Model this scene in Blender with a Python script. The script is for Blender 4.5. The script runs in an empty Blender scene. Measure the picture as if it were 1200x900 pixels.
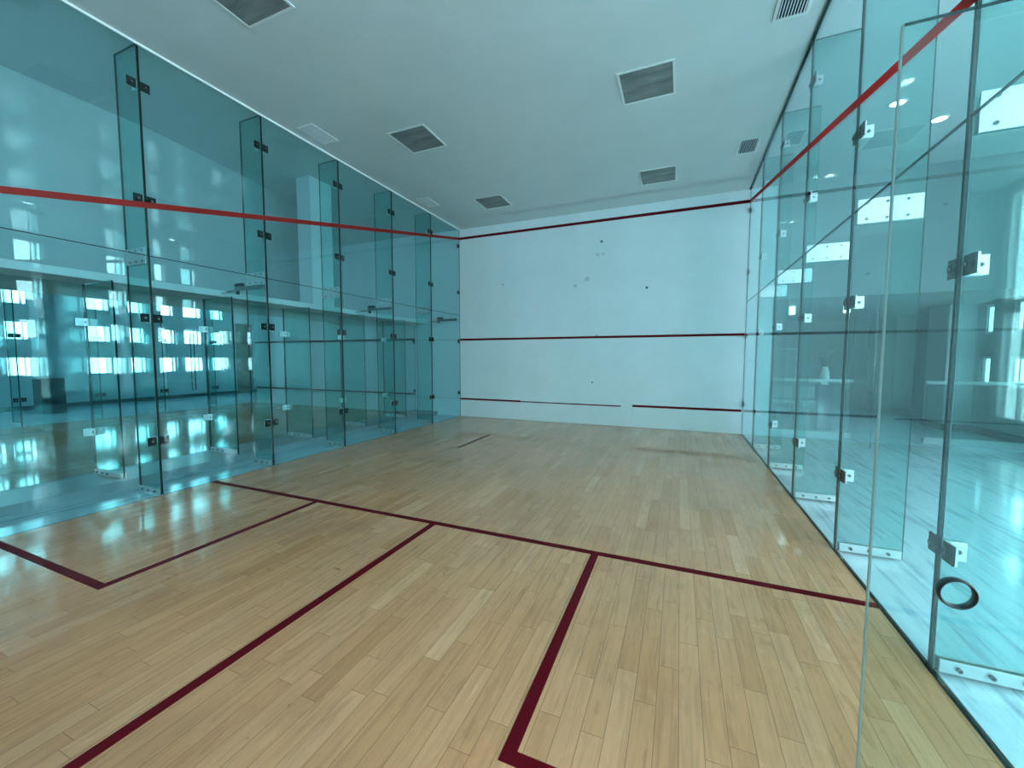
import bpy, bmesh, math, random
from mathutils import Vector, Matrix
random.seed(7)
SC = bpy.context.scene
COL = SC.collection
PI = math.pi

# ------------------------------------------------------------------ mesh helper
class MB:
    def __init__(self): self.bm = bmesh.new()
    def _tag(self, verts, mi):
        fs = set()
        for v in verts:
            for f in v.link_faces: fs.add(f)
        for f in fs: f.material_index = mi
        return fs
    def box(self, x0, x1, y0, y1, z0, z1, mi=0, bev=0.0, rot=None):
        r = bmesh.ops.create_cube(self.bm, size=1.0)
        vs = r['verts']
        cx, cy, cz = (x0+x1)/2, (y0+y1)/2, (z0+z1)/2
        M = Matrix.Translation((cx, cy, cz)) @ (rot or Matrix()) @ Matrix.Diagonal((abs(x1-x0), abs(y1-y0), abs(z1-z0), 1))
        bmesh.ops.transform(self.bm, matrix=M, verts=vs)
        self._tag(vs, mi)
        if bev > 0:
            es = list({e for v in vs for e in v.link_edges})
            res = bmesh.ops.bevel(self.bm, geom=es, offset=bev, segments=2, affect='EDGES', profile=0.5)
            for f in res['faces']: f.material_index = mi
        return self
    def glass_box(self, x0, x1, y0, y1, z0, z1, axis):
        """clear faces on both sides of the pane (material 0), dark cut edges all round (material 1)"""
        r = bmesh.ops.create_cube(self.bm, size=1.0)
        vs = r['verts']
        M = Matrix.Translation(((x0+x1)/2, (y0+y1)/2, (z0+z1)/2)) @ Matrix.Diagonal((x1-x0, y1-y0, z1-z0, 1))
        bmesh.ops.transform(self.bm, matrix=M, verts=vs)
        for f in {f for v in vs for f in v.link_faces}:
            f.normal_update()
            f.material_index = 0 if abs(f.normal[axis]) > .9 else 1
        return self
    def cyl(self, p0, p1, r0, r1=None, seg=16, mi=0, caps=True):
        r1 = r0 if r1 is None else r1
        p0, p1 = Vector(p0), Vector(p1)
        d = p1-p0
        res = bmesh.ops.create_cone(self.bm, cap_ends=caps, cap_tris=False, segments=seg, radius1=r0, radius2=r1, depth=d.length)
        q = d.to_track_quat('Z', 'Y').to_matrix().to_4x4()
        bmesh.ops.transform(self.bm, matrix=Matrix.Translation((p0+p1)/2) @ q, verts=res['verts'])
        for f in self._tag(res['verts'], mi):
            if len(f.verts) == 4: f.smooth = True
        return self
    def ring(self, c, axis, R, r, seg=32, sub=10, mi=0, stretch=1.0):
        """torus of section r (section stretched along the axis)"""
        c = Vector(c)
        q = Vector(axis).to_track_quat('Z', 'Y').to_matrix()
        rows = []
        for i in range(seg):
            a = 2*PI*i/seg
            row = []
            for j in range(sub):
                b = 2*PI*j/sub
                p = Vector(((R+r*math.cos(b))*math.cos(a), (R+r*math.cos(b))*math.sin(a), r*stretch*math.sin(b)))
                row.append(self.bm.verts.new(c+q@p))
            rows.append(row)
        for i in range(seg):
            for j in range(sub):
                f = self.bm.faces.new((rows[i][j], rows[(i+1)%seg][j], rows[(i+1)%seg][(j+1)%sub], rows[i][(j+1)%sub]))
                f.smooth = True; f.material_index = mi
        return self
    def lathe(self, c, prof, seg=28, mi=0):
        rows = []
        for (r, z) in prof:
            rows.append([self.bm.verts.new((c[0]+r*math.cos(2*PI*i/seg), c[1]+r*math.sin(2*PI*i/seg), c[2]+z)) for i in range(seg)])
        for a, b in zip(rows, rows[1:]):
            for i in range(seg):
                f = self.bm.faces.new((a[i], a[(i+1)%seg], b[(i+1)%seg], b[i])); f.smooth = True; f.material_index = mi
        return self
    def tube(self, pts, r, seg=8, mi=0):
        pts = [Vector(p) for p in pts]
        rows = []
        for k, p in enumerate(pts):
            d = (pts[min(k+1, len(pts)-1)]-pts[max(k-1, 0)]).normalized()
            q = d.to_track_quat('Z', 'Y').to_matrix()
            rr = r[k] if isinstance(r, (list, tuple)) else r
            rows.append([self.bm.verts.new(p+q@Vector((rr*math.cos(2*PI*i/seg), rr*math.sin(2*PI*i/seg), 0))) for i in range(seg)])
        for a, b in zip(rows, rows[1:]):
            for i in range(seg):
                f = self.bm.faces.new((a[i], a[(i+1)%seg], b[(i+1)%seg], b[i])); f.smooth = True; f.material_index = mi
        self.bm.faces.new(rows[0][::-1]).material_index = mi
        self.bm.faces.new(rows[-1]).material_index = mi
        return self
    def prism(self, poly, axis, a0, a1, mi=0):
        """polygon in the plane across AXIS, extruded from a0 to a1"""
        def P(u, v, a):
            return {0: (a, u, v), 1: (u, a, v), 2: (u, v, a)}[axis]
        A = [self.bm.verts.new(P(u, v, a0)) for u, v in poly]
        B = [self.bm.verts.new(P(u, v, a1)) for u, v in poly]
        n = len(poly)
        fs = [self.bm.faces.new(A[::-1]), self.bm.faces.new(B)]
        for i in range(n): fs.append(self.bm.faces.new((A[i], A[(i+1)%n], B[(i+1)%n], B[i])))
        for f in fs: f.material_index = mi
        bmesh.ops.recalc_face_normals(self.bm, faces=fs)
        return self
    def build(self, name, mats, parent=None, loc=None, label=None):
        me = bpy.data.meshes.new(name)
        bmesh.ops.recalc_face_normals(self.bm, faces=self.bm.faces[:])
        self.bm.to_mesh(me); self.bm.free()
        for m in (mats if isinstance(mats, (list, tuple)) else [mats]): me.materials.append(m)
        o = bpy.data.objects.new(name, me); COL.objects.link(o)
        if parent: o.parent = parent
        if loc: o.location = loc
        if label: o['label'] = label
        return o

def tag(o, label, cat, group=None):
    o['label'] = label; o['category'] = cat; o['kind'] = 'thing'
    if group: o['group'] = group
    return o
def empty(name, loc, rz=0.0):
    o = bpy.data.objects.new(name, None); COL.objects.link(o)
    o.location = loc; o.rotation_euler = (0, 0, rz); o.empty_display_size = .1
    return o
def struct(o):
    o['kind'] = 'structure'; return o
def copy_tree(o, parent=None):
    c = o.copy(); COL.objects.link(c)
    if parent: c.parent = parent
    for ch in list(o.children): copy_tree(ch, c)
    return c

# ------------------------------------------------------------------ materials
def new_mat(name):
    m = bpy.data.materials.new(name); m.use_nodes = True
    nt = m.node_tree; nt.nodes.clear()
    out = nt.nodes.new('ShaderNodeOutputMaterial')
    return m, nt, out
def N(nt, t, **kw):
    n = nt.nodes.new(t)
    for k, v in kw.items():
        if k.startswith('i_'):
            n.inputs[k[2:].replace('_', ' ')].default_value = v
        else: setattr(n, k, v)
    return n
def math_(nt, op, a, b=None, c=None, clamp=False):
    n = nt.nodes.new('ShaderNodeMath'); n.operation = op; n.use_clamp = clamp
    for i, v in enumerate((a, b, c)):
        if v is None: continue
        if isinstance(v, (int, float)): n.inputs[i].default_value = v
        else: nt.links.new(v, n.inputs[i])
    return n.outputs[0]
def mix_col(nt, fac, a, b, blend='MIX'):
    n = nt.nodes.new('ShaderNodeMix'); n.data_type = 'RGBA'; n.blend_type = blend
    for s, v in ((n.inputs[0], fac), (n.inputs[6], a), (n.inputs[7], b)):
        if isinstance(v, (int, float)): s.default_value = v
        elif isinstance(v, (tuple, list)): s.default_value = (*v[:3], 1)
        else: nt.links.new(v, s)
    return n.outputs[2]
def ramp(nt, fac, stops):
    n = nt.nodes.new('ShaderNodeValToRGB')
    el = n.color_ramp.elements
    while len(el) < len(stops): el.new(.5)
    for e, (p, c) in zip(el, stops):
        e.position = p; e.color = (*c[:3], 1) if isinstance(c, (tuple, list)) else (c, c, c, 1)
    nt.links.new(fac, n.inputs[0]); return n.outputs[0]
def principled(nt, out, **kw):
    p = nt.nodes.new('ShaderNodeBsdfPrincipled')
    nt.links.new(p.outputs[0], out.inputs[0])
    for k, v in kw.items():
        s = p.inputs[k]
        if isinstance(v, (int, float)): s.default_value = v
        elif isinstance(v, (tuple, list)): s.default_value = (*v[:3], 1)
        else: nt.links.new(v, s)
    return p
def simple(name, col, rough=.5, metal=0.0, spec=.5, noise=0.0, nscale=12.0):
    m, nt, out = new_mat(name)
    c = col
    if noise:
        tc = N(nt, 'ShaderNodeTexCoord')
        no = N(nt, 'ShaderNodeTexNoise', i_Scale=nscale, i_Detail=5.0)
        nt.links.new(tc.outputs['Object'], no.inputs['Vector'])
        f = math_(nt, 'MULTIPLY_ADD', no.outputs[0], 2*noise, 1-noise)
        v = N(nt, 'ShaderNodeVectorMath', operation='SCALE'); v.inputs[0].default_value = col[:3]
        nt.links.new(f, v.inputs['Scale']); c = v.outputs[0]
    principled(nt, out, **{'Base Color': c, 'Roughness': rough, 'Metallic': metal, 'Specular IOR Level': spec})
    return m
def glass_mat(name, tint, refl=1.0):
    """one face of an architectural pane: tinted see-through plus a Fresnel reflection"""
    m, nt, out = new_mat(name)
    lw = N(nt, 'ShaderNodeLayerWeight', i_Blend=.5)
    f5 = math_(nt, 'POWER', lw.outputs['Facing'], 5.0)
    F = math_(nt, 'MULTIPLY_ADD', f5, .66*refl, .042*refl, clamp=True)
    tr = N(nt, 'ShaderNodeBsdfTransparent'); tr.inputs[0].default_value = (*tint, 1)
    gl = N(nt, 'ShaderNodeBsdfGlossy'); gl.inputs['Roughness'].default_value = 0.0
    gl.inputs['Color'].default_value = (.93, 1, 1, 1)
    mx = N(nt, 'ShaderNodeMixShader')
    nt.links.new(F, mx.inputs[0]); nt.links.new(tr.outputs[0], mx.inputs[1]); nt.links.new(gl.outputs[0], mx.inputs[2])
    nt.links.new(mx.outputs[0], out.inputs[0])
    return m
def emit(name, col, s):
    m, nt, out = new_mat(name)
    e = N(nt, 'ShaderNodeEmission'); e.inputs[0].default_value = (*col, 1); e.inputs[1].default_value = s
    nt.links.new(e.outputs[0], out.inputs[0]); return m

def wood_mat(name, k=1.0):
    m, nt, out = new_mat(name)
    tc = N(nt, 'ShaderNodeTexCoord'); sx = N(nt, 'ShaderNodeSeparateXYZ')
    nt.links.new(tc.outputs['Object'], sx.inputs[0])
    X, Y = sx.outputs[0], sx.outputs[1]
    W = .0925
    u = math_(nt, 'DIVIDE', X, W)
    iu = math_(nt, 'FLOOR', u)
    w1 = N(nt, 'ShaderNodeTexWhiteNoise', noise_dimensions='1D'); nt.links.new(iu, w1.inputs['W'])
    L = math_(nt, 'MULTIPLY_ADD', w1.outputs['Value'], .40, .55)
    w2 = N(nt, 'ShaderNodeTexWhiteNoise', noise_dimensions='1D'); nt.links.new(math_(nt, 'ADD', iu, 37.3), w2.inputs['W'])
    v = math_(nt, 'DIVIDE', math_(nt, 'ADD', Y, math_(nt, 'MULTIPLY', w2.outputs['Value'], 5.0)), L)
    iv = math_(nt, 'FLOOR', v)
    cv = N(nt, 'ShaderNodeCombineXYZ'); nt.links.new(iu, cv.inputs[0]); nt.links.new(iv, cv.inputs[1])
    w3 = N(nt, 'ShaderNodeTexWhiteNoise', noise_dimensions='2D'); nt.links.new(cv.outputs[0], w3.inputs['Vector'])
    rnd = w3.outputs['Value']
    base = ramp(nt, rnd, [(0.0, (.60*k, .258*k, .115*k)), (.12, (.66*k, .290*k, .138*k)), (.55, (.70*k, .317*k, .156*k)), (.9, (.73*k, .340*k, .173*k)), (1.0, (.79*k, .390*k, .212*k))])
    # grain, stretched along the boards and shifted from board to board
    gv = N(nt, 'ShaderNodeCombineXYZ')
    nt.links.new(math_(nt, 'MULTIPLY', X, 42.0), gv.inputs[0])
    nt.links.new(math_(nt, 'MULTIPLY_ADD', Y, 2.4, math_(nt, 'MULTIPLY', rnd, 60.0)), gv.inputs[1])
    nt.links.new(math_(nt, 'MULTIPLY', rnd, 31.0), gv.inputs[2])
    g = N(nt, 'ShaderNodeTexNoise', i_Scale=1.0, i_Detail=6.0, i_Roughness=.62, i_Distortion=.6); nt.links.new(gv.outputs[0], g.inputs['Vector'])
    gr = ramp(nt, g.outputs[0], [(.30, .78), (.52, 1.0), (.75, 1.08)])
    c1 = mix_col(nt, .85, base, gr, 'MULTIPLY')
    # figure: soft pale and dark flecks inside the boards
    fv_ = N(nt, 'ShaderNodeCombineXYZ')
    nt.links.new(math_(nt, 'MULTIPLY', X, 13.0), fv_.inputs[0])
    nt.links.new(math_(nt, 'MULTIPLY_ADD', Y, 4.2, math_(nt, 'MULTIPLY', rnd, 90.0)), fv_.inputs[1])
    fg = N(nt, 'ShaderNodeTexNoise', i_Scale=1.0, i_Detail=5.0, i_Roughness=.58, i_Distortion=1.2); nt.links.new(fv_.outputs[0], fg.inputs['Vector'])
    fr = ramp(nt, fg.outputs[0], [(.26, (.74, .72, .68)), (.42, 1.0), (.60, 1.0), (.74, (1.16, 1.22, 1.30))])
    c1 = mix_col(nt, .8, c1, fr, 'MULTIPLY')
    # wear: broad dull patches and a few dark bruises
    big = N(nt, 'ShaderNodeTexNoise', i_Scale=1.15, i_Detail=5.0, i_Roughness=.6); nt.links.new(tc.outputs['Object'], big.inputs['Vector'])
    br = ramp(nt, big.outputs[0], [(.30, .80), (.5, 1.0), (.72, 1.06)])
    c2 = mix_col(nt, .8, c1, br, 'MULTIPLY')
    sp = N(nt, 'ShaderNodeTexNoise', i_Scale=7.5, i_Detail=4.0, i_Roughness=.7); nt.links.new(tc.outputs['Object'], sp.inputs['Vector'])
    sr = ramp(nt, sp.outputs[0], [(.25, (.40, .33, .26)), (.32, 1.0)])
    c3 = mix_col(nt, .75, c2, sr, 'MULTIPLY')
    # seams
    fu = math_(nt, 'FRACT', u)
    du = math_(nt, 'MULTIPLY', math_(nt, 'MINIMUM', fu, math_(nt, 'SUBTRACT', 1.0, fu)), W)
    fv = math_(nt, 'FRACT', v)
    dv = math_(nt, 'MULTIPLY', math_(nt, 'MINIMUM', fv, math_(nt, 'SUBTRACT', 1.0, fv)), L)
    d = math_(nt, 'MINIMUM', du, dv)
    seam = math_(nt, 'SUBTRACT', 1.0, math_(nt, 'DIVIDE', d, .0021, clamp=True), clamp=True)
    c4 = mix_col(nt, math_(nt, 'MULTIPLY', seam, .72), c3, (.10*k, .055*k, .025*k))
    rr = math_(nt, 'MULTIPLY_ADD', big.outputs[0], .09, .035)
    bump = N(nt, 'ShaderNodeBump'); bump.inputs['Strength'].default_value = .10; bump.inputs['Distance'].default_value = .004
    wav = N(nt, 'ShaderNodeTexNoise', i_Scale=5.0, i_Detail=2.0); nt.links.new(tc.outputs['Object'], wav.inputs['Vector'])
    h = math_(nt, 'SUBTRACT', math_(nt, 'MULTIPLY_ADD', rnd, .5, math_(nt, 'MULTIPLY', wav.outputs[0], 1.2)), seam)
    nt.links.new(h, bump.inputs['Height'])
    p = principled(nt, out, **{'Base Color': c4, 'Roughness': rr, 'Specular IOR Level': .5})
    nt.links.new(bump.outputs[0], p.inputs['Normal'])
    return m

def marble_mat(name, tile=.8):
    m, nt, out = new_mat(name)
    tc = N(nt, 'ShaderNodeTexCoord')
    mp = N(nt, 'ShaderNodeMapping'); mp.inputs['Rotation'].default_value = (0, 0, .10); mp.inputs['Scale'].default_value = (16.0, 1.25, 1)
    nt.links.new(tc.outputs['Object'], mp.inputs[0])
    n1 = N(nt, 'ShaderNodeTexNoise', i_Scale=1.0, i_Detail=8.0, i_Roughness=.62, i_Distortion=.5); nt.links.new(mp.outputs[0], n1.inputs['Vector'])
    c = ramp(nt, n1.outputs[0], [(.28, (.22, .36, .44)), (.40, (.46, .63, .73)), (.47, (.64, .80, .90)), (.58, (.71, .87, .95)), (.66, (.52, .69, .79)), (.76, (.30, .46, .55))])
    sx = N(nt, 'ShaderNodeSeparateXYZ'); nt.links.new(tc.outputs['Object'], sx.inputs[0])
    ds = []
    for s in (sx.outputs[0], sx.outputs[1]):
        f = math_(nt, 'FRACT', math_(nt, 'DIVIDE', math_(nt, 'ADD', s, .31), tile))
        ds.append(math_(nt, 'MINIMUM', f, math_(nt, 'SUBTRACT', 1.0, f)))
    seam = math_(nt, 'SUBTRACT', 1.0, math_(nt, 'DIVIDE', math_(nt, 'MINIMUM', *ds), .0022, clamp=True), clamp=True)
    c = mix_col(nt, math_(nt, 'MULTIPLY', seam, .45), c, (.25, .30, .32))
    principled(nt, out, **{'Base Color': c, 'Roughness': .10, 'Specular IOR Level': .5})
    return m

def wall_mat(name, col, marks=(), rough=.55, spec=.3, bmp=.04):
    m, nt, out = new_mat(name)
    tc = N(nt, 'ShaderNodeTexCoord')
    n1 = N(nt, 'ShaderNodeTexNoise', i_Scale=1.3, i_Detail=6.0, i_Roughness=.65); nt.links.new(tc.outputs['Object'], n1.inputs['Vector'])
    f = ramp(nt, n1.outputs[0], [(.3, .95), (.7, 1.02)])
    c = mix_col(nt, 1.0, col, f, 'MULTIPLY')
    for (px, py, pz, r, s) in marks:        # ball scuffs and chips
        d = N(nt, 'ShaderNodeVectorMath', operation='DISTANCE'); nt.links.new(tc.outputs['Object'], d.inputs[0]); d.inputs[1].default_value = (px, py, pz)
        k = math_(nt, 'SUBTRACT', 1.0, math_(nt, 'DIVIDE', d.outputs['Value'], r, clamp=True), clamp=True)
        k = math_(nt, 'MULTIPLY', math_(nt, 'MULTIPLY', k, 2.0, clamp=True), s)
        c = mix_col(nt, k, c, (.05, .06, .07))
    bump = N(nt, 'ShaderNodeBump'); bump.inputs['Strength'].default_value = bmp; bump.inputs['Distance'].default_value = .002
    n2 = N(nt, 'ShaderNodeTexNoise', i_Scale=60.0, i_Detail=2.0); nt.links.new(tc.outputs['Object'], n2.inputs['Vector'])
    nt.links.new(n2.outputs[0], bump.inputs['Height'])
    p = principled(nt, out, **{'Base Color': c, 'Roughness': rough, 'Specular IOR Level': spec})
    nt.links.new(bump.outputs[0], p.inputs['Normal'])
    return m

def diffuser_mat(name):
    m, nt, out = new_mat(name)
    tc = N(nt, 'ShaderNodeTexCoord'); sx = N(nt, 'ShaderNodeSeparateXYZ'); nt.links.new(tc.outputs['Object'], sx.inputs[0])
    mp = N(nt, 'ShaderNodeMapping'); mp.inputs['Scale'].default_value = (2.0, 9.0, 1); nt.links.new(tc.outputs['Object'], mp.inputs[0])
    n1 = N(nt, 'ShaderNodeTexNoise', i_Scale=1.0, i_Detail=5.0, i_Distortion=.4); nt.links.new(mp.outputs[0], n1.inputs['Vector'])
    a = ramp(nt, n1.outputs[0], [(.3, (.125, .138, .138)), (.5, (.205, .22, .22)), (.7, (.29, .31, .305))])
    principled(nt, out, **{'Base Color': a, 'Roughness': .35, 'Specular IOR Level': .4})
    return m

def mats_tint(t): return tuple(math.sqrt(v) for v in t)
M = {}
M['wood'] = wood_mat('maple_boards')
M['wood_neighbour'] = wood_mat('maple_boards_neighbour', 1.05)
M['marble'] = marble_mat('grey_white_marble')
M['curb'] = simple('curb_stone', (.24, .30, .325), .3, noise=.12, nscale=5)
M['front'] = wall_mat('front_wall_paint', (.82, .89, .94), marks=[(3.579, 0, 4.072, .034, .95), (4.548, 0, 3.008, .034, .95), (3.416, 0, .964, .025, .8), (3.27, 0, 3.28, .07, .25), (2.998, 0, 3.148, .05, .3), (3.50, 0, 3.80, .06, .2), (3.62, 0, 3.80, .05, .2), (1.2, 0, 3.3, .025, .5), (3.5, 0, 2.02, .03, .5)])
M['wall'] = wall_mat('white_paint', (.70, .78, .82))
M['wall_dim'] = wall_mat('grey_paint', (.74, .80, .82))
M['wall_grey'] = wall_mat('mid_grey_paint', (.27, .325, .34))
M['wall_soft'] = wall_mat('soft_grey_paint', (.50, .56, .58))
M['ceiling'] = wall_mat('ceiling_gloss_paint', (.64, .69, .71), rough=.07, spec=.5, bmp=.004)
M['court_red'] = simple('court_line_paint', (.125, .003, .008), .55, spec=.08, noise=.15, nscale=20)
def tape_mat(name, col):
    m, nt, out = new_mat(name)
    p = nt.nodes.new('ShaderNodeBsdfPrincipled'); p.inputs['Base Color'].default_value = (*col, 1); p.inputs['Roughness'].default_value = .45
    t = N(nt, 'ShaderNodeBsdfTranslucent'); t.inputs[0].default_value = (col[0]*1.6, col[1]*1.2, col[2]*1.2, 1)
    mx = N(nt, 'ShaderNodeMixShader'); mx.inputs[0].default_value = .5
    nt.links.new(p.outputs[0], mx.inputs[1]); nt.links.new(t.outputs[0], mx.inputs[2]); nt.links.new(mx.outputs[0], out.inputs[0])
    return m
M['tape_red'] = tape_mat('wall_line_tape', (.42, .022, .016))
M['glass'] = glass_mat('green_tinted_glass', mats_tint((.64, .845, .865)))
M['fin'] = glass_mat('green_tinted_fin_glass', mats_tint((.53, .82, .80)))
M['door'] = glass_mat('door_glass', mats_tint((.76, .90, .87)), .9)
M['clear'] = glass_mat('window_glass', (.95, .985, .985), .6)
M['dimmed'] = glass_mat('dimmed_window_glass', mats_tint((.60, .78, .80)), .6)  # darker tint puts a dimmer outdoor light into the panes
M['edge'] = simple('glass_cut_edge', (.006, .030, .032), .08, spec=.6)
M['steel'] = simple('brushed_stainless', (.62, .66, .67), .33, metal=.85, noise=.06, nscale=30)
M['plate'] = simple('stainless_plate', (.74, .79, .80), .38, metal=.88, noise=.05, nscale=25)
M['shaded_face'] = simple('shaded_plate_face', (.012, .018, .018), .8, spec=.05)  # dark colour stands in for plates mirroring dark surroundings
M['silicone'] = simple('black_silicone', (.008, .011, .012), .3, spec=.3)
M['bolt'] = simple('dark_stainless_bolt', (.20, .24, .25), .35, metal=.8)
M['edge_glint'] = simple('glass_edge_glint', (.40, .62, .62), .12, spec=.8)  # pale colour stands in for the highlight along glass edges
M['dark_steel'] = simple('dark_socket_steel', (.035, .04, .042), .35, metal=.7)
M['white_metal'] = simple('white_enamel', (.72, .75, .76), .35)
M['black_gap'] = simple('dark_joint', (.012, .014, .015), .6)
M['diffuser'] = diffuser_mat('dusty_diffuser')
M['vent_dark'] = simple('duct_dark', (.015, .018, .02), .8)
M['vent_blade'] = simple('vent_blade_grey', (.62, .68, .74), .4)
M['frame_al'] = simple('window_frame_white', (.70, .74, .75), .4)
M['baseboard'] = simple('dark_baseboard', (.05, .065, .068), .35)
M['clad'] = simple('dark_cladding', (.06, .085, .088), .25, metal=.4)
M['brown'] = simple('brown_panel', (.26, .17, .11), .5, noise=.15)
M['lamp'] = emit('downlight_glow', (1.0, .97, .90), 9.0)
M['lamp2'] = emit('panel_light_glow', (.92, 1.0, 1.0), 2.0)
M['leaf'] = simple('leaf_green', (.035, .06, .035), .5)
M['vase'] = simple('white_ceramic', (.8, .82, .82), .25)
M['plinth'] = simple('dark_plinth', (.10, .13, .16), .45)
M['board'] = simple('grey_blue_board', (.30, .36, .40), .5, noise=.05, nscale=3)
M['chair'] = simple('pale_seat_shell', (.60, .63, .64), .4)
M['seal'] = simple('white_sealant', (.80, .85, .86), .35)

# ------------------------------------------------------------------ dimensions
W, ZC = 6.4, 4.75
JY = [-1.28, -2.60, -3.92, -5.23, -6.555, -7.87, -9.19]
XL, XR = -12.2, 10.85          # far side walls
YB, YF = -15.0, 5.6            # back wall behind the photographer, far wall of the reception
XG = -1.40                     # neighbouring court's near glass wall
XN = -7.84                     # neighbouring court's far glass wall

# ------------------------------------------------------------------ the setting
struct(MB().box(-.02, 6.405, -10.6, 0.0, -.04, 0.0).build('floor', M['wood']))
struct(MB().box(XN, XG, -10.6, 0.0, -.04, .02).build('floor', M['wood_neighbour']))
struct(MB().box(XL-.3, XR+.3, YB-.3, YF+.3, -.14, -.012).build('floor', M['marble']))
struct(MB().box(XL-.3, XR+.3, YB-.3, .2, ZC, ZC+.15).build('ceiling', M['ceiling']))
struct(MB().box(6.6, XR+.3, .2, YF+.3, 2.63, 2.78).build('ceiling', M['wall_grey']))
struct(MB().box(XL-.3, 6.85, .2, 3.8, ZC, ZC+.15).build('ceiling', M['wall_dim']))
struct(MB().box(XN, 6.85, 0.0, .2, -.03, ZC).build('wall_front', M['front']))
struct(MB().box(6.85, XR, 0.0, .2, 2.63, ZC).build('wall_front_upper', M['wall_grey']))
struct(MB().box(6.65, 6.85, .2, YF, -.03, 2.63).build('wall_reception_side', M['wall_grey']))
struct(MB().box(6.65, XR+.2, YF, YF+.2, -.03, 2.63).build('wall_reception_far', M['wall_grey']))
struct(MB().box(XL-.2, 6.85, 3.6, 3.8, -.03, ZC).build('wall_neighbour_far', M['wall_dim']))
struct(MB().box(6.398, 6.425, -10.6, 0.0, -.03, .003).build('trim_1', M['black_gap']))
struct(MB().box(.0, .018, -10.6, -.002, ZC-.022, ZC-.001).build('trim_2', M['seal']))
struct(MB().box(6.385, 6.403, -10.6, -.002, ZC-.014, ZC-.001).build('trim_3', M['edge']))
struct(MB().box(-1.46, -.71, -10.6, -.002, -.03, .09, bev=.004).build('curb', M['curb']))

def wall_with_windows(name, x0, x1, ya, yb, za, zb, cols, rows, mat, axis='y'):
    """solid wall with rectangular openings, all one body"""
    mb = MB()
    def bx(u0, u1, z0, z1):
        if u1-u0 < 1e-4 or z1-z0 < 1e-4: return
        if axis == 'y': mb.box(x0, x1, u0, u1, z0, z1)
        else: mb.box(u0, u1, x0, x1, z0, z1)
    cols = sorted(cols)
    cur = ya
    for (c0, c1) in cols:
        bx(cur, c0, za, zb)
        z = za
        for (r0, r1) in rows:
            bx(c0, c1, z, r0); z = r1
        bx(c0, c1, z, zb)
        cur = c1
    bx(cur, yb, za, zb)
    return struct(mb.build(name, mat))
WN = [0]
def window(xin, c0, c1, r0, r1, axis, sign, pane='clear'):
    """white frame with a sliding mullion set into the opening, clear pane as its child"""
    WN[0] += 1
    f = MB(); t = .045
    d0, d1 = sorted((xin+sign*.05, xin+sign*.11))
    def bx(u0, u1, z0, z1):
        if axis == 'y': f.box(d0, d1, u0, u1, z0, z1)
        else: f.box(u0, u1, d0, d1, z0, z1)
    bx(c0, c1, r0, r0+t); bx(c0, c1, r1-t, r1)
    bx(c0, c0+t, r0+t, r1-t); bx(c1-t, c1, r0+t, r1-t)
    n = max(1, round((c1-c0)/.8))
    for i in range(n):
        mid = c0+(c1-c0)*(i+.74)/n
        bx(mid-.018, mid+.018, r0+t, r1-t)
    fo = struct(f.build('window_%d' % WN[0], M['frame_al']))
    p = MB(); e0, e1 = sorted((xin+sign*.075, xin+sign*.083))
    if axis == 'y': p.box(e0, e1, c0+t, c1-t, r0+t, r1-t)
    else: p.box(c0+t, c1-t, e0, e1, r0+t, r1-t)
    p.build('pane', M[pane], fo)
ROWS = [(.96, 1.55), (2.0, 2.57), (3.02, 3.6), (4.05, 4.66)]
# neighbouring side
lc = [(-4.75, -4.22), (-4.16, -3.64), (-2.47, -1.81), (-1.38, -.9), (-.45, .02), (.27, .95), (1.25, 1.78)]
lc2 = [(-11.2, -9.9), (-9.5, -8.2), (-6.9, -6.4)]  # unseen windows added to brighten the neighbouring court
wall_with_windows('wall_left', XL-.2, XL, YB, 3.6, -.03, ZC, lc+lc2, ROWS, M['wall_dim'])
for c in lc+lc2:
    for r in ROWS: window(XL, c[0], c[1], r[0], r[1], 'y', -1, 'dimmed' if c in lc else 'clear')
# lobby side
rc = [(-4.27, -3.68), (-2.42, -1.88), (-1.22, -.84), (-.45, .07), (.72, 1.28), (1.80, 2.12)]
rc2 = [(-14.8, -12.6), (-12.3, -10.3), (-10.0, -8.0), (-7.7, -5.4)]  # unseen windows added and enlarged to brighten the lobby floor
wall_with_windows('wall_right', XR, XR+.2, -5.2, YF, -.03, ZC, rc, ROWS, M['wall_grey'])
wall_with_windows('wall_right_rear', XR, XR+.2, YB, -5.2, -.03, ZC, rc2, [(.35, 2.4), (2.55, 4.6)], M['wall_grey'])
for c in rc:
    for r in ROWS: window(XR, c[0], c[1], r[0], r[1], 'y', 1)
for c in rc2:
    for r in [(.35, 2.4), (2.55, 4.6)]: window(XR, c[0], c[1], r[0], r[1], 'y', 1)
# behind the photographer
bc = [(7.75, 8.25)]
BR = [(.35, 2.5)]
wall_with_windows('wall_back', YB-.2, YB, XL-.2, XR+.2, -.03, ZC, bc, BR, M['wall_grey'], 'x')
for c in bc:
    for r in BR: window(YB, c[0], c[1], r[0], r[1], 'x', -1)
# narrow slit of daylight in the reception
struct(MB().box(XL, XL+.02, YB, 3.6, -.012, .11).build('baseboard_left', M['baseboard']))
struct(MB().box(XR-.02, XR, 3.0, YF, -.012, .13).build('baseboard_right', M['baseboard']))
struct(MB().box(XR-.02, XR, YB, 2.25, -.012, .13).build('baseboard_right', M['baseboard']))
# pilaster in the lobby with its own baseboard
pil = struct(MB().box(10.41, XR+.01, 2.25, 3.0, -.012, 2.63).build('pillar', M['wall_soft']))
MB().box(10.39, XR, 2.23, 3.02, -.012, .13).build('baseboard', M['baseboard'], pil)
# column with dark lower cladding by the far windows
col = struct(MB().box(-10.98, -10.55, -4.02, -3.66, -.012, ZC).build('pillar', M['wall']))
MB().box(-11.0, -10.5, -4.06, -3.60, -.012, .95, bev=.01).build('cladding', M['clad'], col)
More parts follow.
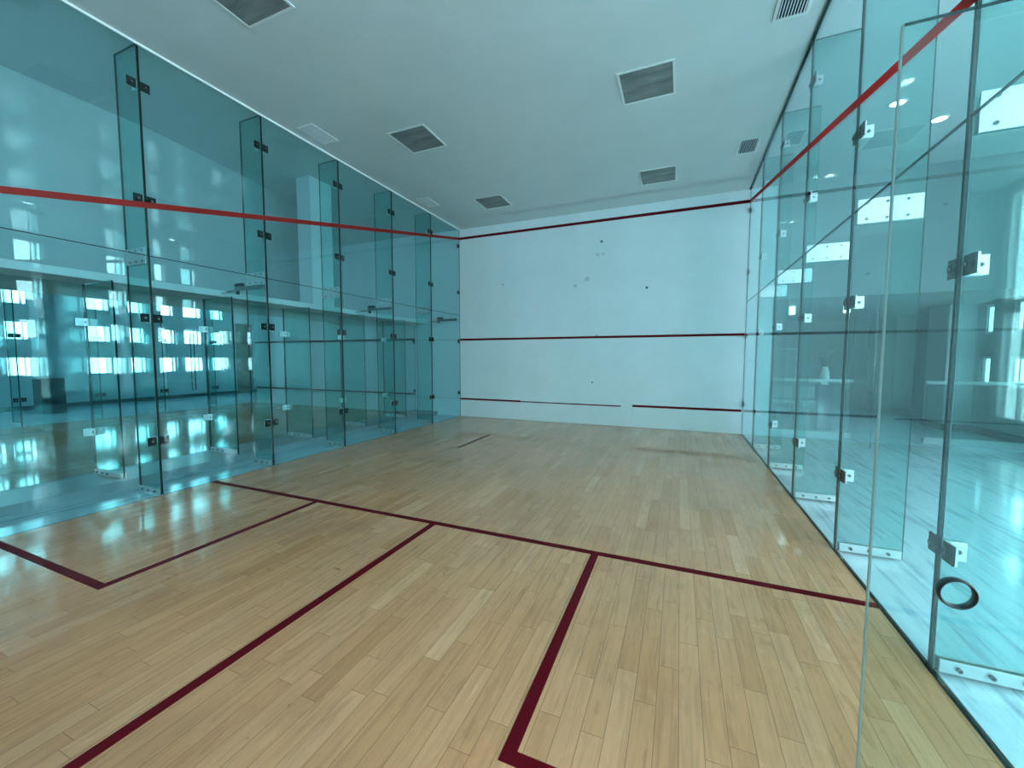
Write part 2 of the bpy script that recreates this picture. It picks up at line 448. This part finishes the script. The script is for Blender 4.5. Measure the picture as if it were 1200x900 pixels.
# brown door-like panel at the end of the window wall
struct(MB().box(XL, XL+.03, 2.2, 2.9, -.012, 2.95).build('trim_4', M['brown']))
# ledge over the neighbouring court and the white upper wall standing on it
struct(MB().box(-2.9, -.92, -10.6, -.002, 2.40, 2.49, bev=.004).build('beam', M['wall']))
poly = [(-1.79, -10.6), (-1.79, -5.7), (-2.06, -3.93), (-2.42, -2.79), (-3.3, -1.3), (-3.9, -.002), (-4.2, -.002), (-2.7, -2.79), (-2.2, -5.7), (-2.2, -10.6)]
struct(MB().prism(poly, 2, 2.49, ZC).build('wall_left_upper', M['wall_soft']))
struct(MB().box(-1.25, -.925, -3.68, -3.2, 2.49, ZC).build('pillar', M['wall']))

# ------------------------------------------------------------------ glass walls
ORD = ['first', 'second', 'third', 'fourth', 'fifth', 'sixth', 'seventh', 'eighth']
SIDE = {'n': 'neighbour side glass wall', 'l': 'lobby side glass wall'}
def glass_wall(side, xc, ys, z0, z1, pos):
    ys = [-.004]+ys
    for i, (a, b) in enumerate(zip(ys, ys[1:])):
        MBg = MB().glass_box(xc-.006, xc+.006, b+.009, a-(.009 if i else 0), z0, z1, 0)
        o = MBg.build('glass_sheet', [M['glass'], M['edge']])
        if pos == 'upper': MB().box(xc-.0065, xc+.0065, b+.010, a-.010, z0-.0066, z0-.0003).build('silicone_joint', M['silicone'], o, label='thin black horizontal joint')
        tag(o, f'{pos} green glass panel, {ORD[i]} bay from the front wall, {SIDE[side]}', 'glass panel', f'glass panels of the {SIDE[side]}')
glass_wall('n', -.010, JY, .002, 2.596, 'lower')
glass_wall('n', -.010, JY, 2.603, ZC-.002, 'upper')
glass_wall('l', 6.410, JY[:6], .004, 2.596, 'lower')
glass_wall('l', 6.410, JY[:6], 2.603, ZC-.002, 'upper')
for a, b in ((-8.66, -10.5),):
    o = MB().glass_box(6.404, 6.416, b, a, .004, ZC-.002, 0).build('glass_sheet', [M['glass'], M['edge']])
    tag(o, 'tall glass panel of the lobby side wall behind the open door', 'glass panel')
    o = MB().glass_box(-.016, -.004, b, JY[6]-.009, .002, ZC-.002, 0).build('glass_sheet', [M['glass'], M['edge']])
    tag(o, 'tall glass panel at the rear end of the neighbour side wall', 'glass panel')
ys = [-.004]+JY[:6]
for i, (a, b) in enumerate(zip(ys, ys[1:])):
    o = MB().glass_box(XG-.006, XG+.006, b+.009, a-.009, .092, 2.398, 0).build('glass_sheet', [M['glass'], M['edge']])
    tag(o, f'low glass panel on the stone curb, {ORD[i]} bay from the front wall', 'glass panel', 'glass panels on the stone curb')
for i, (a, b) in enumerate(zip(ys, ys[1:])):
    o = MB().glass_box(XN-.006, XN+.006, b+.009, a-.009, .022, ZC-.002, 0).build('glass_sheet', [M['glass'], M['edge']])
    tag(o, f'glass panel beyond the neighbouring court, {ORD[i]} bay from the front wall', 'glass panel', 'far glass panels of the neighbouring court')

def bolt_mb(p, n, r=.012, h=.008):
    """socket bolt: steel collar with a dark recess"""
    p, n = Vector(p), Vector(n)
    return MB().cyl(p, p+n*h, r, r*.92, 16, 0).cyl(p+n*h, p+n*(h+.0008), r*.55, r*.55, 12, 1)
def ring_bolt_mb(p, n, r=.017):
    """countersunk bolt seen through the glass: dark ring round a steel middle"""
    p, n = Vector(p), Vector(n)
    return MB().cyl(p, p+n*.0012, r, r, 20, 1).cyl(p+n*.0012, p+n*.002, r*.5, r*.5, 14, 0)

def make_fin(z0, z1, clamps, splice, depth=.42, base_z=0.0, plates=True):
    """glass fin standing behind a joint of the wall; local x runs away from the court, y along the wall"""
    root = MB().glass_box(.0165, depth, -.0095, .0095, z0, z1, 1).box(.0150, .0164, -.0095, .0095, z0, z1, 2).build('glass_fin', [M['fin'], M['edge'], M['edge_glint']])  # pale front strip paints the bright glint at the joint
    BM = [M['bolt'], M['dark_steel']]
    MB().box(.0003, .0124, -.0085, .0085, z0+.004, z1-.004).build('silicone_joint', M['silicone'], root, label='black silicone strip sealing the wall joint')
    if plates:
        for s in (-1, 1):
            bp = MB().box(.03, depth-.01, s*.0105, s*.0205, z0, z0+.062, bev=.0015).build('base_plate', M['plate'], root, label='white stainless foot plate')
            for k in range(3):
                bolt_mb((.10+k*.115, s*.0205, z0+.030), (0, s, 0), .012, .014).build('bolt', BM, bp)
    if splice:
        for s in (-1, 1):
            sp = MB().box(.03, depth-.015, s*.0105, s*.0185, 2.52, 2.695, bev=.001).build('splice_plate', M['plate'], root, label='rectangular stainless splice plate with six bolts')
            for k in range(3):
                for z in (2.55, 2.665):
                    bolt_mb((.085+k*.118, s*.0185, z), (0, s, 0), .010, .006).build('bolt', BM, sp)
    for z in clamps:
        mb = MB()
        for s in (-1, 1):
            mb.box(.0205, .030, s*.018, s*.098, z-.045, z+.045, bev=.001)
            mb.box(.0205, .098, s*.0102, s*.0205, z-.045, z+.045, bev=.001)
        for s in (-1, 1): mb.box(.0122, .0204, s*.018, s*.098, z-.045, z+.045, 1)  # dark layer added for the plates' shaded look through the glass
        c = mb.build('clamp', [M['plate'], M['shaded_face']], root, label='stainless angle clamp with shade painted on its inner face')
        for s in (-1, 1):
            bolt_mb((.068, s*.0205, z), (0, s, 0), .012, .007).build('bolt', BM, c)
            ring_bolt_mb((-.0002, s*.058, z), (-1, 0, 0)).build('bolt', BM, c, label='countersunk bolt in a dark ring')
    return root
CL = [.61, 1.94, 3.18, 4.34]
fin0 = make_fin(.006, ZC-.004, CL, True)
def place_fin(i, k, side):
    o = fin0 if (i == 0 and side == 'l') else copy_tree(fin0)
    if side == 'l': o.location = (6.404, JY[k], 0); o.rotation_euler = (0, 0, 0)
    else: o.location = (-.004, JY[k], 0); o.rotation_euler = (0, 0, PI)
    tag(o, f'{ORD[k]} tall glass fin from the front wall, behind the {SIDE[side]}', 'glass fin', f'fins of the {SIDE[side]}')
for k in range(6): place_fin(k, k, 'l')
for k in range(6): place_fin(k, k, 'n')
finc = make_fin(.0, 2.305, [.52, 1.85], False, depth=.65)
for k in range(5):
    o = finc if k == 0 else copy_tree(finc)
    o.location = (XG-.006, JY[k], .092)
    tag(o, f'low wide glass fin on the stone curb, {ORD[k]} from the front wall', 'glass fin', 'fins on the stone curb')
finf = make_fin(.0, ZC-.03, [.58, 1.96, 3.2], False, depth=.42)
for k in range(5):
    o = finf if k == 0 else copy_tree(finf)
    o.location = (XN+.006, JY[k], .022); o.rotation_euler = (0, 0, PI)
    tag(o, f'glass fin beyond the neighbouring court, {ORD[k]} from the front wall', 'glass fin', 'far fins of the neighbouring court')

# end brackets that tie the glass to the white front wall
def end_bracket(x, sx, z, label, grp):
    mb = MB()
    mb.box(x, x+sx*.010, -.088, -.004, z-.042, z+.042, bev=.001)
    o = mb.build('wall_bracket', M['shaded_face'])
    MB().box(x+sx*.010, x+sx*.075, -.012, -.003, z-.042, z+.042, bev=.001).build('wall_plate', M['plate'], o)
    ring_bolt_mb((x-sx*.0127, -.05, z), (-sx, 0, 0), .016).build('bolt', [M['steel'], M['dark_steel']], o)
    tag(o, label, 'bracket', grp)
for i, z in enumerate(CL):
    h = ['lowest', 'second lowest', 'second highest', 'highest'][i]
    end_bracket(-.0165, -1, z, f'{h} steel bracket where the {SIDE["n"]} meets the front wall', 'brackets at the front wall')
    end_bracket(6.4165, 1, z, f'{h} steel bracket where the {SIDE["l"]} meets the front wall', 'brackets at the front wall')
for z, h in ((.61, 'lower'), (1.94, 'upper')):
    end_bracket(XG-.0065, -1, z, f'{h} steel bracket where the low curb glass meets the front wall', 'brackets at the front wall')

# steel arms from the fins to the ledge
def arm(y, label):
    o = MB().box(-.60, -.03, y-.055, y-.022, 2.462, 2.512, bev=.001).build('steel_arm', M['bolt'])
    MB().box(-.60, -.44, y-.055, y-.015, 2.516, 2.56, bev=.002).build('clamp_block', M['dark_steel'], o)
    MB().box(-.585, -.545, y-.05, y-.02, 2.41, 2.494, bev=.002).build('stud', M['dark_steel'], o)
    MB().cyl((-.80, y-.034, 2.468), (-.40, y-.034, 2.468), .007, None, 10).build('rod', M['dark_steel'], o)
    MB().cyl((-.93, y-.034, 2.45), (-.56, y-.034, 2.45), .010, None, 10).build('tie_rod', M['steel'], o)
    tag(o, label, 'bracket', 'steel arms on the glass fins')
arm(-5.23, 'dark steel arm under the splice plate of the fourth fin, neighbour side')
arm(-2.60, 'dark steel arm under the splice plate of the second fin, neighbour side')
arm(-.09, 'dark steel arm beside the front wall corner, neighbour side')

# ------------------------------------------------------------------ red lines
def line(mb, label): return tag(mb.build('court_line', M['court_red']), label, 'court line', 'red court lines')
T = .0022
line(MB().box(.0, 6.398, -6.055, -5.995, .0003, T), 'long red short line crossing the wooden floor from glass wall to glass wall')
line(MB().box(3.16, 3.22, -10.5, -6.056, .0003, T), 'red half-court line running from the short line towards the viewer')
line(MB().prism([(4.640, -6.056), (4.640, -7.785), (6.398, -7.785), (6.398, -7.728), (4.697, -7.728), (4.697, -6.056)], 2, .0003, T), 'L-shaped red service box line on the lobby side of the floor')
line(MB().prism([(1.757, -6.056), (1.757, -7.785), (.0, -7.785), (.0, -7.728), (1.700, -7.728), (1.700, -6.056)], 2, .0003, T), 'L-shaped red service box line on the neighbouring court side of the floor')
line(MB().box(1.785, 1.83, -3.25, -1.99, .0003, T), 'short dark leftover stripe on the floor close to the front wall')
line(MB().box(.0, 6.4, -.003, -.0003, 4.495, 4.555), 'red out line high across the white front wall')
line(MB().box(.0, 6.4, -.003, -.0003, 1.955, 2.005), 'red service line across the middle of the white front wall')
line(MB().box(XN+.01, XG-.02, -.003, -.0003, 1.99, 2.04), 'red service line on the front wall of the neighbouring court')
line(MB().box(XN+.01, XG-.02, -.003, -.0003, .50, .55), 'red tin line on the front wall of the neighbouring court')
def zout(y): return 4.525+.2138*y
for xa, xb, ye, lab in ((-.0016, -.0004, -9.1, SIDE['n']), (6.4004, 6.4016, -7.86, SIDE['l'])):
    o = MB().prism([(-.003, zout(0)-.031), (-.003, zout(0)+.031), (ye, zout(ye)+.031), (ye, zout(ye)-.031)], 0, xa, xb).build('court_line', M['tape_red'])
    tag(o, f'red out line sloping down along the {lab}', 'court line', 'red court lines')

# tin boards along the foot of the front wall
def tin(x0, x1, h, red, label):
    o = MB().box(x0+.002, x1-.002, -.022, -.0005, .004, h, bev=.002).build('tin_board', M['front'])
    if red: MB().box(x0+.004, x1-.004, -.0236, -.0222, h-red-.004, h-.004).build('red_strip', M['court_red'], o, label='dark red painted strip')
    tag(o, label, 'tin board', 'tin boards')
tin(.0, 1.69, .485, .045, 'white tin board with a red top strip, beside the neighbour side glass')
tin(1.69, 4.06, .470, .026, 'longest white tin board with a thin red top strip, middle of the front wall')
tin(4.06, 4.30, .500, 0, 'short plain white tin board without red strip')
tin(4.30, 6.395, .500, .048, 'white tin board with a thick red strip, beside the lobby side glass')

# ------------------------------------------------------------------ ceiling fittings
def ceiling_light(x, y, label, first=[None]):
    if first[0] is None:
        r = empty('ceiling_light', (x, y, ZC)); first[0] = r
        f = MB(); a, b = .31, .285
        for s in (-1, 1):
            f.box(s*b, s*a, -a, a, -.010, -.001); f.box(-b, b, s*b, s*a, -.010, -.001)
        f.build('frame', M['white_metal'], r)
        MB().box(-b, b, -b, b, -.006, -.001).build('diffuser', M['diffuser'], r, label='dusty grey unlit diffuser')
    else:
        r = copy_tree(first[0]); r.location = (x, y, ZC)
    return tag(r, label, 'ceiling light', 'unlit square ceiling lights')
ceiling_light(1.565, -1.32, 'unlit square ceiling light near the front wall, above the neighbour side')
ceiling_light(1.565, -3.92, 'unlit square ceiling light beside the middle vent, above the neighbour side')
ceiling_light(1.565, -6.54, 'unlit square ceiling light furthest from the front wall, above the neighbour side')
ceiling_light(4.795, -1.29, 'unlit square ceiling light near the front wall, above the lobby side')
ceiling_light(4.795, -3.89, 'unlit square ceiling light halfway back, above the lobby side')
def vent(x, y, label, first=[None]):
    if first[0] is None:
        r = empty('air_vent', (x, y, ZC)); first[0] = r
        f = MB(); a, b, c, d = .145, .115, .24, .21
        for s in (-1, 1):
            f.box(s*b, s*a, -c, c, -.010, -.001); f.box(-b, b, s*d, s*c, -.010, -.001)
        f.build('frame', M['white_metal'], r)
        MB().box(-b, b, -d, d, -.003, -.001).build('backing', M['vent_dark'], r)
        s_ = MB()
        for k in range(9):
            xx = -b+.0128+k*.0256
            s_.box(xx-.0056, xx+.0056, -d, d, -.0125, -.0105, rot=Matrix.Rotation(math.radians(-38), 4, 'Y'))
        s_.build('louvre_blades', M['vent_blade'], r)
    else:
        r = copy_tree(first[0]); r.location = (x, y, ZC)
    return tag(r, label, 'air vent', 'slotted ceiling vents')
vent(.315, -4.59, 'slotted ceiling vent beside the neighbour side glass, between the third and fourth glass fins')
vent(.315, -7.34, 'slotted ceiling vent beside the neighbour side glass, furthest from the front wall')
vent(.315, -1.84, 'slotted ceiling vent beside the neighbour side glass, close to the front wall')
vent(6.115, -4.58, 'dark slotted ceiling vent beside the lobby side glass, further from the front wall')
vent(6.115, -1.83, 'dark slotted ceiling vent beside the lobby side glass, close to the front wall')

def downlight(x, y, label):
    r = MB().ring((x, y, ZC-.004), (0, 0, 1), .085, .014, 32, 8).build('downlight', M['white_metal'])
    MB().cyl((x, y, ZC-.006), (x, y, ZC-.001), .078, None, 28).build('lens', M['lamp'], r, label='glowing white lens')
    tag(r, label, 'downlight', 'lit downlights in the lobby ceiling')
downlight(7.60, -7.70, 'round lit downlight in the lobby ceiling beyond the glass door')
downlight(7.42, -5.02, 'round lit downlight in the lobby ceiling beside the fourth fin')
downlight(7.70, -2.30, 'round lit downlight in the lobby ceiling near the upper white wall')
downlight(8.39, -1.64, 'bright round downlight in the lobby ceiling, standing apart from the row')

# ------------------------------------------------------------------ open glass door
YD = -7.87
dr = struct(empty('door_1', (6.39, YD, 0)))
DX0, DX1, DT = -.715, -.012, 2.262
dp = MB().glass_box(DX0+.003, DX1, -.006, .006, .012, DT, 1)
dp.prism([(DX0+.0028, -.006), (DX0, -.004), (DX0, .004), (DX0+.0028, .006)], 2, .012, DT, 2)
dp.build('pane', [M['door'], M['edge'], M['edge_glint']], dr, label='clear glass door leaf standing open into the court')
h = MB().ring((-.555, 0, .985), (0, 1, 0), .032, .0035, 40, 10, stretch=3.2).build('ring_handle', M['dark_steel'], dr, label='round metal ring handle')
for z in (.35, 1.9):
    MB().box(-.05, .010, -.02, .02, z-.05, z+.05, bev=.003).build('hinge', M['plate'], dr)

# ------------------------------------------------------------------ lobby and reception
def balustrade(x0, x1, y, label):
    r = empty('glass_balustrade', ((x0+x1)/2, y, 0)); hw = (x1-x0)/2
    MB().cyl((-hw, 0, 1.085), (hw, 0, 1.085), .030, None, 16).build('handrail', M['white_metal'], r)
    MB().glass_box(-hw+.02, hw-.02, -.005, .005, .09, 1.06, 1).build('glass_infill', [M['clear'], M['edge']], r)
    MB().box(-hw, hw, -.04, .04, -.012, .095, bev=.004).build('base_rail', M['white_metal'], r)
    tag(r, label, 'balustrade', 'lobby balustrades')
balustrade(6.88, 8.25, .36, 'glass balustrade with white handrail next to the reception wall')
balustrade(9.30, 10.82, .36, 'glass balustrade with white handrail in front of the lobby windows')

# low door with long bar handles standing in the lobby
d2 = struct(empty('door_2', (8.22, -.62, -.012)))
MB().glass_box(-.006, .006, .0, .95, .015, 2.62, 0).build('pane', [M['clear'], M['edge']], d2)
for s in (-1, 1):
    hb = MB().cyl((s*.045, .12, .8), (s*.045, .12, 2.1), .013, None, 12)
    for z in (.95, 1.95): hb.cyl((0, .12, z), (s*.045, .12, z), .008, None, 10)
    hb.build('bar_handle', M['dark_steel'], d2)
# bar handles on a door leaf of the far glass wall
d3 = struct(empty('door_3', (XN+.01, -2.0, .022)))
MB().glass_box(.0, .012, -.52, .55, .01, 2.35, 0).build('pane', [M['clear'], M['edge']], d3)
for yy in (.05, .14):
    hb = MB().cyl((.06, yy, .55), (.06, yy, 2.22), .013, None, 12)
    for z in (.75, 2.02): hb.cyl((.006, yy, z), (.06, yy, z), .008, None, 10)
    hb.build('bar_handle', M['dark_steel'], d3)

# small lit boxes hanging under the low ceiling
for x, lab in ((7.42, 'small glowing box lamp under the low reception ceiling, next to the wall'), (8.36, 'small glowing box lamp under the low reception ceiling, above the potted plant')):
    o = MB().box(x-.06, x+.06, 1.16, 1.24, 2.612, 2.629).build('ceiling_lamp', M['white_metal'])
    MB().box(x-.05, x+.05, 1.165, 1.235, 2.44, 2.612, bev=.006).build('diffuser', M['lamp2'], o)
    tag(o, lab, 'ceiling light', 'lit box lamps in the reception')
# notice board on the far wall
o = MB().box(7.78, 8.50, YF-.03, YF-.002, .9, 1.78).build('notice_board', M['board'])
f = MB()
for a, b, c, d in ((7.76, 8.52, 1.78, 1.81), (7.76, 8.52, .87, .9), (7.75, 7.78, .87, 1.81), (8.5, 8.53, .87, 1.81)): f.box(a, b, YF-.036, YF-.002, c, d)
f.build('frame', M['white_metal'], o)
tag(o, 'grey-blue notice board on the far reception wall behind the balustrade', 'notice board')
# plinth, vase and plant
PXc, PYc = 8.13, 1.5
tag(MB().box(PXc-.13, PXc+.13, PYc-.13, PYc+.13, -.012, .95, bev=.006).build('plinth', M['plinth']), 'dark square plinth behind the balustrade carrying the potted plant', 'plinth')
pl = MB().lathe((PXc, PYc, .951), [(.0, .0), (.055, .0), (.075, .06), (.085, .16), (.07, .27), (.045, .34), (.05, .38), (.040, .38), (.035, .33), (.0, .30)]).build('potted_plant', M['vase'])
st = MB(); lv = MB()
rnd = random.Random(3)
for k in range(9):
    a = k*2.4; r = .10+.16*rnd.random(); hh = 1.55+.32*rnd.random()
    tip = Vector((PXc+math.cos(a)*r*1.2-.05, PYc+math.sin(a)*r, hh))
    p0 = Vector((PXc, PYc, 1.27)); mid = (p0+tip)/2+Vector((0, 0, .10))
    st.tube([p0, mid, tip], [.005, .004, .002], 6)
    for j in range(6):
        t = .45+.11*j
        c = p0.lerp(mid, min(1, t*2)) if t < .5 else mid.lerp(tip, (t-.5)*2)
        an = rnd.random()*6.28; dv = Vector((math.cos(an), math.sin(an), -.1+.5*rnd.random())).normalized()
        sd = dv.cross(Vector((0, 0, 1))).normalized()*.016; up = Vector((0, 0, .005))
        L_ = .09+.05*rnd.random()
        v = [lv.bm.verts.new(q) for q in (c, c+dv*L_*.45+sd, c+dv*L_, c+dv*L_*.45-sd, c+dv*L_*.45+up)]
        for (i0, i1) in ((0, 1), (1, 2), (2, 3), (3, 0)): lv.bm.faces.new((v[i0], v[i1], v[4]))
st.build('stems', M['leaf'], pl); lv.build('leaves', M['leaf'], pl)
tag(pl, 'white vase with thin dark leafy branches on the dark plinth', 'potted plant')
# two pale lobby chairs
def chair(x, y, label, first=[None]):
    if first[0] is None:
        r = empty('lobby_chair', (x, y, -.012)); first[0] = r
        MB().box(-.22, .22, -.22, .22, .41, .45, bev=.012).build('seat', M['chair'], r)
        MB().box(-.22, .22, .20, .235, .50, .80, bev=.012).build('backrest', M['chair'], r)
        for sx in (-1, 1):
            MB().tube([(sx*.19, -.19, 0), (sx*.19, -.19, .41)], .011).build('leg', M['steel'], r)
            MB().tube([(sx*.19, .20, 0), (sx*.19, .21, .5), (sx*.19, .217, .62)], .011).build('leg', M['steel'], r)
    else:
        r = copy_tree(first[0]); r.location = (x, y, -.012)
    tag(r, label, 'chair', 'pale lobby chairs')
chair(7.70, 3.0, 'pale lobby chair with steel legs behind the balustrade, next to the wall')
chair(8.32, 3.1, 'pale lobby chair with steel legs behind the balustrade, next to the plinth')

# ------------------------------------------------------------------ light: overcast daylight through the windows
w = bpy.data.worlds.new('overcast'); SC.world = w; w.use_nodes = True
bg = w.node_tree.nodes['Background']
bg.inputs[0].default_value = (.76, .94, 1.0, 1); bg.inputs[1].default_value = 5.0
def portal(name, loc, rot, sx, sy):
    L = bpy.data.lights.new(name, 'AREA'); L.shape = 'RECTANGLE'; L.size = sx; L.size_y = sy
    L.cycles.is_portal = True
    o = bpy.data.objects.new(name, L); COL.objects.link(o); o.location = loc; o.rotation_euler = rot
portal('window_portal', (XL-.22, -5.9, 2.8), (0, -PI/2, 0), 3.9, 15.5)
portal('window_portal', (XR+.22, -5.9, 2.8), (0, PI/2, 0), 3.9, 16.2)
portal('window_portal', (-.2, YB-.22, 2.45), (PI/2, 0, 0), 21.6, 4.0)

# ------------------------------------------------------------------ camera and view
R = Vector((9.22706402e-01, 3.85502606e-01, 7.98268684e-04)); U = Vector((-0.02608276, 0.06036325, 0.99783564)); F = Vector((-0.38462005, 0.92073016, -0.06575253))
cam = bpy.data.cameras.new('camera'); co = bpy.data.objects.new('camera', cam); COL.objects.link(co)
Mx = Matrix((R, U, -F)).transposed().to_4x4(); Mx.translation = (5.2379, -9.0787, 1.5222)
co.matrix_world = Mx
cam.sensor_fit = 'HORIZONTAL'; cam.sensor_width = 36.0; cam.lens = 470.2655/1200*36
cam.clip_start = .02
SC.camera = co
SC.view_settings.view_transform = 'Standard'; SC.view_settings.look = 'None'
SC.view_settings.gamma = 1.0; SC.view_settings.use_curve_mapping = False
SC.view_settings.exposure = 1.65
cy = SC.cycles
cy.transparent_max_bounces = 64; cy.max_bounces = 10; cy.diffuse_bounces = 5; cy.glossy_bounces = 6
cy.sample_clamp_indirect = 6.0; cy.caustics_reflective = False; cy.caustics_refractive = False
cy.use_denoising = True
